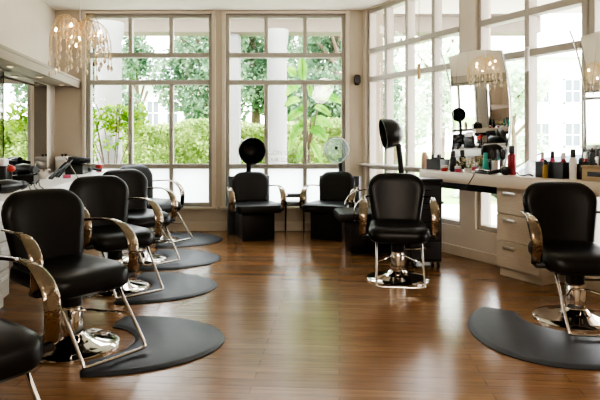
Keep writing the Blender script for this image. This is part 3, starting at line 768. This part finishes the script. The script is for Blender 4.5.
bottle('tall white bottle with black cap beside the black product box', 573, .26, .235, .027, 'white', 'plastic', shape='can')
bottle('black bottle right of the tall white bottle', 580.5, .185, .17, .032, 'plastic', 'plastic')
# wooden box by mirror 2 with things on it
p = rw(599, .25); t = thing('wooden_box', 'light wooden box on the right counter before the right edge mirror', 'box', (p.x, p.y, CZ + .0005), RA)
m = MB(); m.box(-.10, .10, -.06, .06, 0, .10, .004, 1); m.build('body', M['wood'], t)
MB().box(-.104, .104, -.064, .064, .10, .116, .003, 1).build('lid', M['wood'], t)
MB().box(-.05, .05, -.0635, -.06, .035, .07).build('label_plate', M['plastic'], t)
bottle('small dark bottle standing on the wooden box', 0, 0, .13, .02, 'greyblack', 'plastic', pos=rw(592, .25, CZ + .117))
q = rw(604, .25, CZ + .117); t = thing('picture_frame', 'small black picture frame standing on the wooden box', 'frame', (q.x, q.y, q.z + .0005), RA)
m = MB()
for a in ((-.04, .04, -.005, .005, 0, .01), (-.04, .04, -.005, .005, .11, .12), (-.04, -.03, -.005, .005, .01, .11), (.03, .04, -.005, .005, .01, .11)): m.box(*a)
m.build('border', M['plastic'], t, smooth=False); MB().box(-.03, .03, -.002, .003, .01, .11).build('picture', M['white'], t)

# ------------------------------------------------------------------ things on the left counter
def lw(px, d, z=LZ):
    # pixel column on the line d metres inside the left wall
    k = (px - 300) / F; Y = (XL(0) + d * 1.0115) / (k + .152); s = (BACK - Y + .1503 * d) * 1.0115; return LM @ Vector((s, d, z))
gl = 'hair dryers on the left counter'
dryer_tool('black hair dryer at the far end of the left counter, beside the red cup', lw(90, .50), R(-75), s=.95, group=gl)
dryer_tool('black hair dryer on the far tool bin of the left counter, by the window', lw(77, .42, LZ + .111), R(35), s=1.25, group=gl)
dryer_tool('black hair dryer on the near tool bin of the left counter, behind the red ball', lw(25, .30, LZ + .081), R(-30), s=1.3, group=gl)
dryer_tool('black hair dryer lying on the left counter at the left edge, below the red ball', lw(8, .50), R(70), s=1.3, group=gl)
def bin_(label, px, d, w, dp, h, rz):
    q = lw(px, d); t = thing('tool_bin', label, 'bin', (q.x, q.y, LZ + .0005), LA + rz, 'black tool bins on the left counter'); m = MB(); e = .006
    for a in ((-w, w, -dp, -dp + e, 0, h), (-w, w, dp - e, dp, 0, h), (-w, -w + e, -dp + e, dp - e, 0, h), (w - e, w, -dp + e, dp - e, 0, h), (-w + e, w - e, -dp + e, dp - e, 0, e)): m.box(*a)
    m.build('tray', M['plastic'], t, smooth=False)
    m = MB(); m.box(-w + e, w - e, -dp + e, dp - e, h - .02, h - .012); m.build('mesh_shelf', M['greyblack'], t, smooth=False)
bin_('black tool bin carrying a hair dryer near the window end of the left counter', 77, .42, .15, .10, .11, 0)
bin_('black tool bin carrying a hair dryer at the near end of the left counter', 25, .30, .125, .10, .08, .1)
q = lw(99, .585); t = thing('cup', 'red cup at the window end of the left counter', 'cup', (q.x, q.y, LZ + .0005))
lathe_part('body', [(0, 0), (.035, 0), (.042, .09), (.038, .09), (.033, .006), (0, .006)], 'redcap', t); lathe_part('rim', [(.0405, .088), (.043, .09), (.043, .096), (.0395, .096)], 'white', t)
q = lw(64, .15); t = thing('sterilizer_jar', 'wide steel jar with white lid and two black knobs on the left counter', 'jar', (q.x, q.y, LZ + .0005), LA)
m = MB(); m.box(-.13, .13, -.07, .07, 0, .15, .012, 2); m.build('body', M['steel'], t)
MB().box(-.14, .14, -.078, .078, .15, .20, .012, 3).build('lid', M['white'], t)
for e in (-1, 1): lathe_part('knob', [(.008, .198), (.008, .212), (.016, .215), (.016, .232), (0, .236)], 'plastic', t, (e * .08, 0, 0), 12)
for k, (px, d, an, lab) in enumerate(((50, .40, .55, 'black flat iron leaning at the near end of the far tool pile'), (57, .40, .35, 'black flat iron leaning on the jar with two knobs'))):
    q = lw(px, d); t = thing('flat_iron', lab, 'hair iron', (q.x, q.y, LZ + .012), LA + 2.4, 'leaning flat irons'); t.rotation_euler = (0, -R(38 + 8 * k), R(60))
    for e in (-1, 1): MB().box(0, .26, e * .015 - .012, e * .015 + .012, -.012, .012, .005, 2).build('plate_arm', M['plastic'], t)
q = lw(66, .50); o = MB().pad(rounded([(-.03, -.018), (.05, -.012), (.05, .012), (-.03, .018)], .008, 4), [(0, .003), (.006, 0), (.03, 0), (.036, .004)]).build('hair_clip', M['pink']); o.location = (q.x, q.y, LZ + .0005); o.rotation_euler = (0, 0, .6)
tag(o, 'pink hair clip in the far tool pile on the left counter', 'clip')
a0 = lw(66, .34, LZ + .2); a1 = lw(78, .63, LZ + .006); o = MB().tube([a0, a0.lerp(a1, .5), a1], .006, 8).build('comb_stick', M['darkchrome']); tag(o, 'thin dark rat tail comb leaning across the left counter', 'comb')
q = lw(41, .26); t = thing('bowl', 'shiny steel bowl on the left counter before the mirror', 'bowl', (q.x, q.y, LZ + .0005))
lathe_part('body', [(0, 0), (.05, 0), (.085, .05), (.095, .10), (.091, .10), (.08, .052), (.047, .006), (0, .006)], 'bowl', t, seg=32)
t = thing('ball_stand', 'round red rubber ball on a stand among tools at the left edge', 'ball', lw(11, .33, LZ + .0005))
lathe_part('stand', [(0, 0), (.04, 0), (.04, .01), (.012, .02), (.012, .14), (0, .14)], 'plastic', t); m = MB(); m.ball((0, 0, .165), .035, 3, (1, 1, .9)); m.build('ball', M['redcap'], t)
q = lw(1, .185); t = thing('tool_holder', 'black tool holder with grey insert at the left edge of the left counter', 'holder', (q.x, q.y, LZ + .0005), LA)
MB().box(-.08, .08, -.07, .07, 0, .18, .015, 3).build('body', M['plastic'], t); MB().box(-.06, .06, -.05, .05, .18, .25, .02, 3).build('insert', M['white'], t)
q = lw(36, .30); t = thing('phone_holder', 'small upright black card on the left counter by the mirror', 'holder', (q.x, q.y, LZ + .0005), LA + .5)
MB().box(-.035, .035, -.006, .006, .012, .17, .005, 2).build('plate', M['plastic'], t); MB().box(-.035, .035, -.03, .03, 0, .012, .004, 1).build('base', M['plastic'], t)
rnd = random.Random(2)
for k, (px, lab) in enumerate(((33, 'black cord draping over the left counter edge, nearest of three'), (38, 'black cord draping over the left counter edge, middle of three'), (43, 'black cord draping over the left counter edge, farthest of three'))):
    pts = [lw(px - 7, .46, LZ + .006), lw(px - 5, .50, LZ + .045), lw(px - 3, .58, LZ + .012), lw(px, .655, LZ + .006), lw(px + 2, .672, LZ - .03), lw(px + 3, .675, LZ - .09), lw(px + 1, .672, LZ - .13)]
    o = MB().tube(smooth_path(pts, 6), .0045, 8).build('power_cord', M['plastic']); tag(o, lab, 'cord', 'cords over the left counter edge')

# ------------------------------------------------------------------ outdoors
f = MB(); f.box(-40, 45, BACK + .25, 60, -.2, -.05); struct(f.build('ground_lawn', M['lawn'], smooth=False))
f = MB(); f.box(-8, 5, BACK + .22, 10.6, -.16, -.02); struct(f.build('porch_slab', M['concrete'], smooth=False))
f = MB(); f.box(0, 14, .25, 20, -.18, -.03); o = struct(f.build('sidewalk', M['concrete'], smooth=False)); o.matrix_world = RM
def column(px, Y, r, square=False):
    p = at(px, 0, Y); m = MB()
    if square: m.box(-r, r, -r, r, 0, 3.1, .01, 1)
    else: m.lathe([(r * 1.2, 0), (r * 1.2, .12), (r * 1.05, .16), (r, .2), (r * .96, 2.8), (r * 1.08, 2.9), (r * 1.15, 3.1)], 40)
    o = struct(m.build('porch_column', M['stucco'])); o.location = (p.x, p.y, -.02)
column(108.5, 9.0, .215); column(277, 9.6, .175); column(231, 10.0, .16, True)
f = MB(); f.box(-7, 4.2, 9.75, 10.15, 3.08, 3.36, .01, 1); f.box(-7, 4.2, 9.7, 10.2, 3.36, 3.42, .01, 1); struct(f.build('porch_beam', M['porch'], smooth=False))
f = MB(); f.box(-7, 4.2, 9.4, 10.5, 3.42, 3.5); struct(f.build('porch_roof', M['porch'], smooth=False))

def leaf_cloud(pts, size, rnd, mat, name, parent=None, loc=None):
    b = bmesh.new()
    for p in pts:
        s = size * rnd.uniform(.6, 1.3); q = Matrix.Rotation(rnd.uniform(0, 2 * PI), 3, 'Z') @ Matrix.Rotation(rnd.uniform(-1.2, 1.2), 3, 'X') @ Matrix.Rotation(rnd.uniform(-1, 1), 3, 'Y')
        c = [Vector((-.35, 0, .0)), Vector((0, -.5, .05)), Vector((.35, 0, 0)), Vector((0, .5, -.08))]
        b.faces.new([b.verts.new(p + q @ (v * s)) for v in c])
    m = MB(); m.merge(b); return m.build(name, mat, parent, smooth=False, loc=loc)
def blob_pts(n, c, r, rnd, shell=.55):
    out = []
    while len(out) < n:
        v = Vector((rnd.uniform(-1, 1), rnd.uniform(-1, 1), rnd.uniform(-1, 1)))
        if shell < v.length < 1 and rnd.random() < .95: out.append(Vector(c) + Vector((v.x * r[0], v.y * r[1], v.z * r[2])))
    return out
# hedge
rnd = random.Random(21)
pts = []
for k in range(24000):
    x = rnd.uniform(-8.5, 1.6); face = rnd.random()
    z = rnd.uniform(0, 1.62 + .07 * math.sin(x * 2.3) + .05 * math.sin(x * 5.1)); y = 12.6 + .12 * math.sin(x * 3 + z * 4) + rnd.uniform(-.1, .14)
    if face > .75: y = rnd.uniform(12.6, 13.4); z = 1.58 + .07 * math.sin(x * 2.3) + rnd.uniform(-.08, .1)
    pts.append(Vector((x, y, z - .05)))
t = thing('hedge', 'long clipped bright green hedge beyond the back windows', 'hedge', (0, 0, 0))
leaf_cloud(pts, .085, rnd, M['leaf_hedge'], 'foliage', t)
MB().box(-8.5, 1.6, 12.78, 13.3, -.05, 1.52, .05, 2).build('hedge_core', M['leaf_hedge'], t)
# trees
def tree(label, X, Y, h, r, mat, seed, n=4500, size=.32, low=.35):
    rnd = random.Random(seed); t = thing('tree', label, 'tree', (X, Y, -.05), 0, 'trees outdoors')
    m = MB(); m.tube(smooth_path([(0, 0, 0), (.1, .05, h * .3), (.0, .1, h * .6), (.1, 0, h * .85)], 5), lambda i: max(.04, .03 * h * (1 - i / 18)), 10)
    for k in range(6):
        a = k * 1.05; m.tube([(0.05, .05, h * (.35 + .06 * k)), (math.cos(a) * r * .6, math.sin(a) * r * .6, h * (.55 + .06 * k))], .05, 6)
    m.build('trunk', M['bark'], t)
    pts = []
    for k in range(9):
        a = rnd.uniform(0, 2 * PI); rr = rnd.uniform(.2, .75) * r
        pts += blob_pts(n // 9, (math.cos(a) * rr, math.sin(a) * rr, h * rnd.uniform(low + .1, .92)), (r * .5, r * .5, h * .16), rnd, .2)
    leaf_cloud(pts, size, rnd, M[mat], 'crown', t)
def tree_at(label, px, Y, h, r, mat, seed, n, size, low=.15): tree(label, at(px, 0, Y).x, Y, h, r, mat, seed, n, size, low)
tree_at('tall green tree behind the hedge in the right pane of the left back window', 204, 15.8, 6.0, 1.35, 'leaf_tree', 1, 10000, .15)
tree_at('green tree at the left edge of the left back window beyond the white column', 96, 19.5, 7.2, 1.5, 'leaf_tree', 2, 9000, .19)
tree_at('small green tree standing before the white house in the left back window', 136, 23.4, 6.0, .8, 'leaf_tree', 3, 2600, .17, .6)
tree_at('dense green tree filling the left pane of the right back window', 253, 20, 7.4, 1.8, 'leaf_tree', 4, 11000, .18)
tree_at('green tree at the right side of the right back window behind the banana plant', 336, 15.8, 6.2, 1.5, 'leaf_tree', 5, 11000, .15)
tree_at('large tree far behind the gap between column and banana plant', 300, 36, 10.5, 2.2, 'leaf_tree', 6, 8000, .24)
tree_at('pale tree in the glare outside the right windows nearest the corner', 392, 20.8, 6.4, 1.4, 'leaf_glare', 8, 3000, .2)
tree_at('pale tree in the glare behind the middle right window panes', 440, 27, 7.4, 1.8, 'leaf_glare', 9, 3000, .26)
tree_at('low pale tree left of the pale building outside the second right window', 512, 19, 3.8, 1.3, 'leaf_glare', 10, 2600, .2)
# white house across the street, back left
def house(name, label, X0, X1, Y, h, wins, rh=1.4, rz=0, roofm='roof'):
    t = thing(name, label, 'building', ((X0 + X1) / 2, Y, -.05), rz); w = (X1 - X0) / 2
    MB().box(-w, w, 0, 5, 0, h).build('wall', M['house'], t, smooth=False)
    b = bmesh.new(); vs = [b.verts.new(v) for v in ((-w - .3, -.4, h), (w + .3, -.4, h), (w + .3, 5.4, h), (-w - .3, 5.4, h), (-w - .3, 2.5, h + rh), (w + .3, 2.5, h + rh))]
    for q in ((0, 1, 5, 4), (2, 3, 4, 5), (0, 4, 3), (1, 2, 5), (0, 3, 2, 1)): b.faces.new([vs[i] for i in q])
    m = MB(); m.merge(b); m.build('roof', M[roofm], t, smooth=False)
    for (x, z, ww, hh) in wins:
        fm = MB()
        for a in ((x - ww, x + ww, -.06, 0, z, z + .07), (x - ww, x + ww, -.06, 0, z + hh - .07, z + hh), (x - ww, x - ww + .07, -.06, 0, z, z + hh), (x + ww - .07, x + ww, -.06, 0, z, z + hh), (x - .03, x + .03, -.05, 0, z, z + hh), (x - ww, x + ww, -.05, 0, z + hh / 2 - .03, z + hh / 2 + .03)): fm.box(*a)
        wi = fm.build('window', M['house'], t, smooth=False); MB().box(x - ww + .03, x + ww - .03, -.03, -.01, z + .03, z + hh - .03).build('pane', M['carglass'], wi, smooth=False)
    return t
hx0, hx1 = at(118, 0, 26).x, at(186, 0, 26).x
house('white_house', 'white house with dark windows behind the hedge in the left back window', hx0, hx1, 26, 3.9, [(-.75, 1.9, .26, 1.1), (.05, 1.9, .32, 1.2), (.95, 1.9, .3, 1.2)])
house('pale_building', 'pale building across the street outside the second right window', at(525, 0, 27).x, at(640, 0, 27).x, 27, 5.2, [(-2.0 + 1.5 * k, z, .42, 1.2) for k in range(4) for z in (.9, 3.0)], 1.0, 0, 'house')
# car on the street to the right
p = at(566, 0, 11.5); t = thing('parked_car', 'white car parked outside the second right window', 'car', (p.x, p.y, -.45), R(-35))
side = smooth_path([(-2.1, .35, 0), (-2.1, .75, 0), (-1.75, .9, 0), (-1.0, .98, 0), (-.35, 1.38, 0), (.4, 1.46, 0), (1.1, 1.36, 0), (1.75, .98, 0), (2.1, .9, 0), (2.15, .45, 0), (2.0, .3, 0)], 5)
ol = [(q.x, q.y) for q in side][::-1]
MB().pad(ol, [(-.82, .10), (-.76, .03), (-.6, 0), (.6, 0), (.76, .03), (.82, .10)], lambda v: Vector((v.x, v.z * (1 - .16 * max(0, (v.y - .95) / .5)), v.y))).build('body', M['carwhite'], t)
for sy in (-1, 1):
    gb = MB(); gl_ = [(-.78, 1.0), (1.45, 1.0), (.98, 1.3), (.38, 1.38), (-.3, 1.3)]
    b = bmesh.new(); b.faces.new([b.verts.new((x, sy * (.83 - .14 * (z - .95) / .5), z)) for x, z in gl_]); gb.merge(b); gb.build('side_window', M['carglass'], t, smooth=False)
b = bmesh.new(); b.faces.new([b.verts.new(v) for v in ((-1.02, -.66, 1.0), (-1.02, .66, 1.0), (-.40, .58, 1.385), (-.40, -.58, 1.385))]); m = MB(); m.merge(b); m.build('windshield', M['carglass'], t, smooth=False)
for sx in (-1.3, 1.3):
    for sy in (-1, 1):
        m = MB(); m.lathe([(.2, -.1), (.3, -.1), (.32, -.06), (.32, .06), (.3, .1), (.2, .1)], 24, Matrix.Translation((sx, sy * .76, .32)) @ Matrix.Rotation(PI / 2, 4, 'X')); wh = m.build('wheel', M['plastic'], t)
        MB().lathe([(0, -.105), (.19, -.105), (.2, 0), (.19, .105), (0, .105)], 16, Matrix.Translation((sx, sy * .76, .32)) @ Matrix.Rotation(PI / 2, 4, 'X')).build('hubcap', M['steel'], wh)

# vine shrub at the left column
rnd = random.Random(31); p = at(112, 0, 8.45); t = thing('shrub', 'leafy light green shrub before the white porch column at left', 'shrub', (p.x, p.y, -.02))
m = MB()
for k in range(9):
    a = rnd.uniform(-.45, .35); m.tube(smooth_path([(rnd.uniform(-.08, .08), 0, 0), (a * .4, rnd.uniform(-.1, .1), .8), (a * .9, rnd.uniform(-.1, .1), 1.4), (a * 1.15, rnd.uniform(-.15, .1), 1.75)], 4), .008, 6)
m.build('stems', M['bark'], t)
pts = blob_pts(420, (.05, 0, 1.55), (.34, .14, .22), rnd, .1) + blob_pts(70, (.0, -.02, 1.25), (.16, .1, .25), rnd, .1) + blob_pts(330, (-.34, 0, 1.15), (.16, .14, .6), rnd, .1) + blob_pts(130, (.42, 0, 1.5), (.14, .1, .3), rnd, .1)
leaf_cloud(pts, .075, rnd, M['leaf_vine'], 'foliage', t)

# banana plant
t0 = at(312, 168, 8.5); t = thing('banana_plant', 'tall banana plant with broad bright green leaves outside the right back window', 'plant', (t0.x, t0.y, -.02))
def local(px, py, Y): return at(px, py, Y) - Vector((t0.x, t0.y, -.02))
def leaf(base, tip, width, droop, tw=0.0, Yb=8.5, Yt=8.45, stalk=None):
    a = local(base[0], base[1], Yb); c = local(tip[0], tip[1], Yt); n = 12; b = bmesh.new(); rows = []
    d = (c - a); L = d.length; dn = d.normalized(); side = dn.cross(Vector((0, 1, 0))); side.normalize(); side = (side * math.cos(tw) + Vector((0, 1, 0)) * math.sin(tw))
    for i in range(n + 1):
        u = i / n; w = width * (math.sin(PI * min(1, .04 + u * .96)) ** .6) * (1 - .25 * u); c0 = a + d * u + Vector((0, 0, droop * 4 * u * (1 - u)))
        up = Vector((0, -.25 * w, 0))
        rows.append([b.verts.new(c0 - side * w + up), b.verts.new(c0 - side * w * .5 + up * .35), b.verts.new(c0), b.verts.new(c0 + side * w * .5 + up * .35), b.verts.new(c0 + side * w + up)])
    for A, B in zip(rows, rows[1:]):
        for k in range(4): b.faces.new((A[k], A[k + 1], B[k + 1], B[k]))
    m = MB(); m.merge(b); lf = m.build('leaf', M['leaf_banana'], t)
    MB().tube([a + d * (i / 8) + Vector((0, .003, droop * 4 * (i / 8) * (1 - i / 8))) for i in range(9)], .006, 6).build('midrib', M['leaf_vine'], lf)
for args in (((303, 80), (302, 56), .085, 0), ((296, 76), (287, 68), .07, .02), ((300, 84), (286, 96), .085, .06), ((300, 100), (284, 107), .07, .05), ((303, 112), (287, 122), .08, .05), ((304, 124), (290, 140), .085, .04),
             ((318, 98), (344, 104), .075, .06), ((315, 106), (331, 116), .06, .03), ((311, 120), (333, 128), .085, .05), ((310, 128), (328, 142), .09, .05), ((312, 96), (309, 84), .05, 0), ((306, 140), (297, 163), .07, .02), ((311, 142), (322, 164), .06, .03), ((321, 92), (331, 84), .045, .02),
             ((300, 112), (308, 102), .06, 0), ((306, 132), (300, 118), .07, 0), ((296, 128), (289, 155), .06, .02)):
    leaf(args[0], args[1], args[2] * 1.02, args[3], tw=random.uniform(-.35, .35), Yt=8.5 + random.uniform(-.3, .15))
m = MB()
for tp in ((302, 80), (320, 92), (311, 116), (297, 112)): m.tube(smooth_path([local(308, 190, 8.5) * 1, local(309, 150, 8.5), local((309 + tp[0]) / 2, (150 + tp[1]) / 2 + 3, 8.5), local(tp[0], tp[1], 8.5)], 5), lambda i: .022 - .0009 * i, 8)
m.tube([(-.03, 0, 0), local(308, 190, 8.5)], .03, 10)
m.build('stalk', M['bark'], t)

# ------------------------------------------------------------------ light
w = bpy.data.worlds.new('overcast_sky'); bpy.context.scene.world = w; w.use_nodes = True
nt = w.node_tree; nt.nodes.clear(); out = nt.nodes.new('ShaderNodeOutputWorld'); bg = nt.nodes.new('ShaderNodeBackground')
tc = nt.nodes.new('ShaderNodeTexCoord'); sp = nt.nodes.new('ShaderNodeSeparateXYZ'); cr = nt.nodes.new('ShaderNodeValToRGB')
nt.links.new(tc.outputs['Generated'], sp.inputs[0]); nt.links.new(sp.outputs[2], cr.inputs[0]); nt.links.new(cr.outputs[0], bg.inputs[0])
cr.color_ramp.elements[0].color = (1, .985, .96, 1); cr.color_ramp.elements[1].color = (.82, .92, 1, 1)
bg.inputs[1].default_value = 8.0; nt.links.new(bg.outputs[0], out.inputs[0])
su = bpy.data.lights.new('sun', 'SUN'); su.energy = 9; su.angle = R(4); su.color = (1, .95, .86)
so = bpy.data.objects.new('sun', su); C.objects.link(so); so.rotation_euler = (R(38), 0, R(40))
def fill_light(x, y, z, e):  # unseen fill light without a fixture, added to brighten the interior
    li = bpy.data.lights.new('fill_light', 'POINT'); li.energy = e; li.color = (1, .9, .78); li.shadow_soft_size = .25
    lo = bpy.data.objects.new('fill_light', li); C.objects.link(lo); lo.location = (x, y, z)
fill_light(.6, 1.0, 2.5, 50); fill_light(.6, -1.3, 2.5, 45)

# ------------------------------------------------------------------ camera
cam = bpy.data.cameras.new('camera'); cam.sensor_width = 36; cam.lens = F / 600 * 36; cam.shift_y = -(200 - HZ) / 600; cam.clip_start = .05
co = bpy.data.objects.new('camera', cam); C.objects.link(co); co.location = (0, 0, EYE); co.rotation_euler = (PI / 2, 0, 0)
sc = bpy.context.scene; sc.camera = co
sc.view_settings.view_transform = 'AgX'; sc.view_settings.look = 'AgX - High Contrast'; sc.view_settings.exposure = 0.68
sc.cycles.use_denoising = True; sc.cycles.max_bounces = 10; sc.cycles.transparent_max_bounces = 24
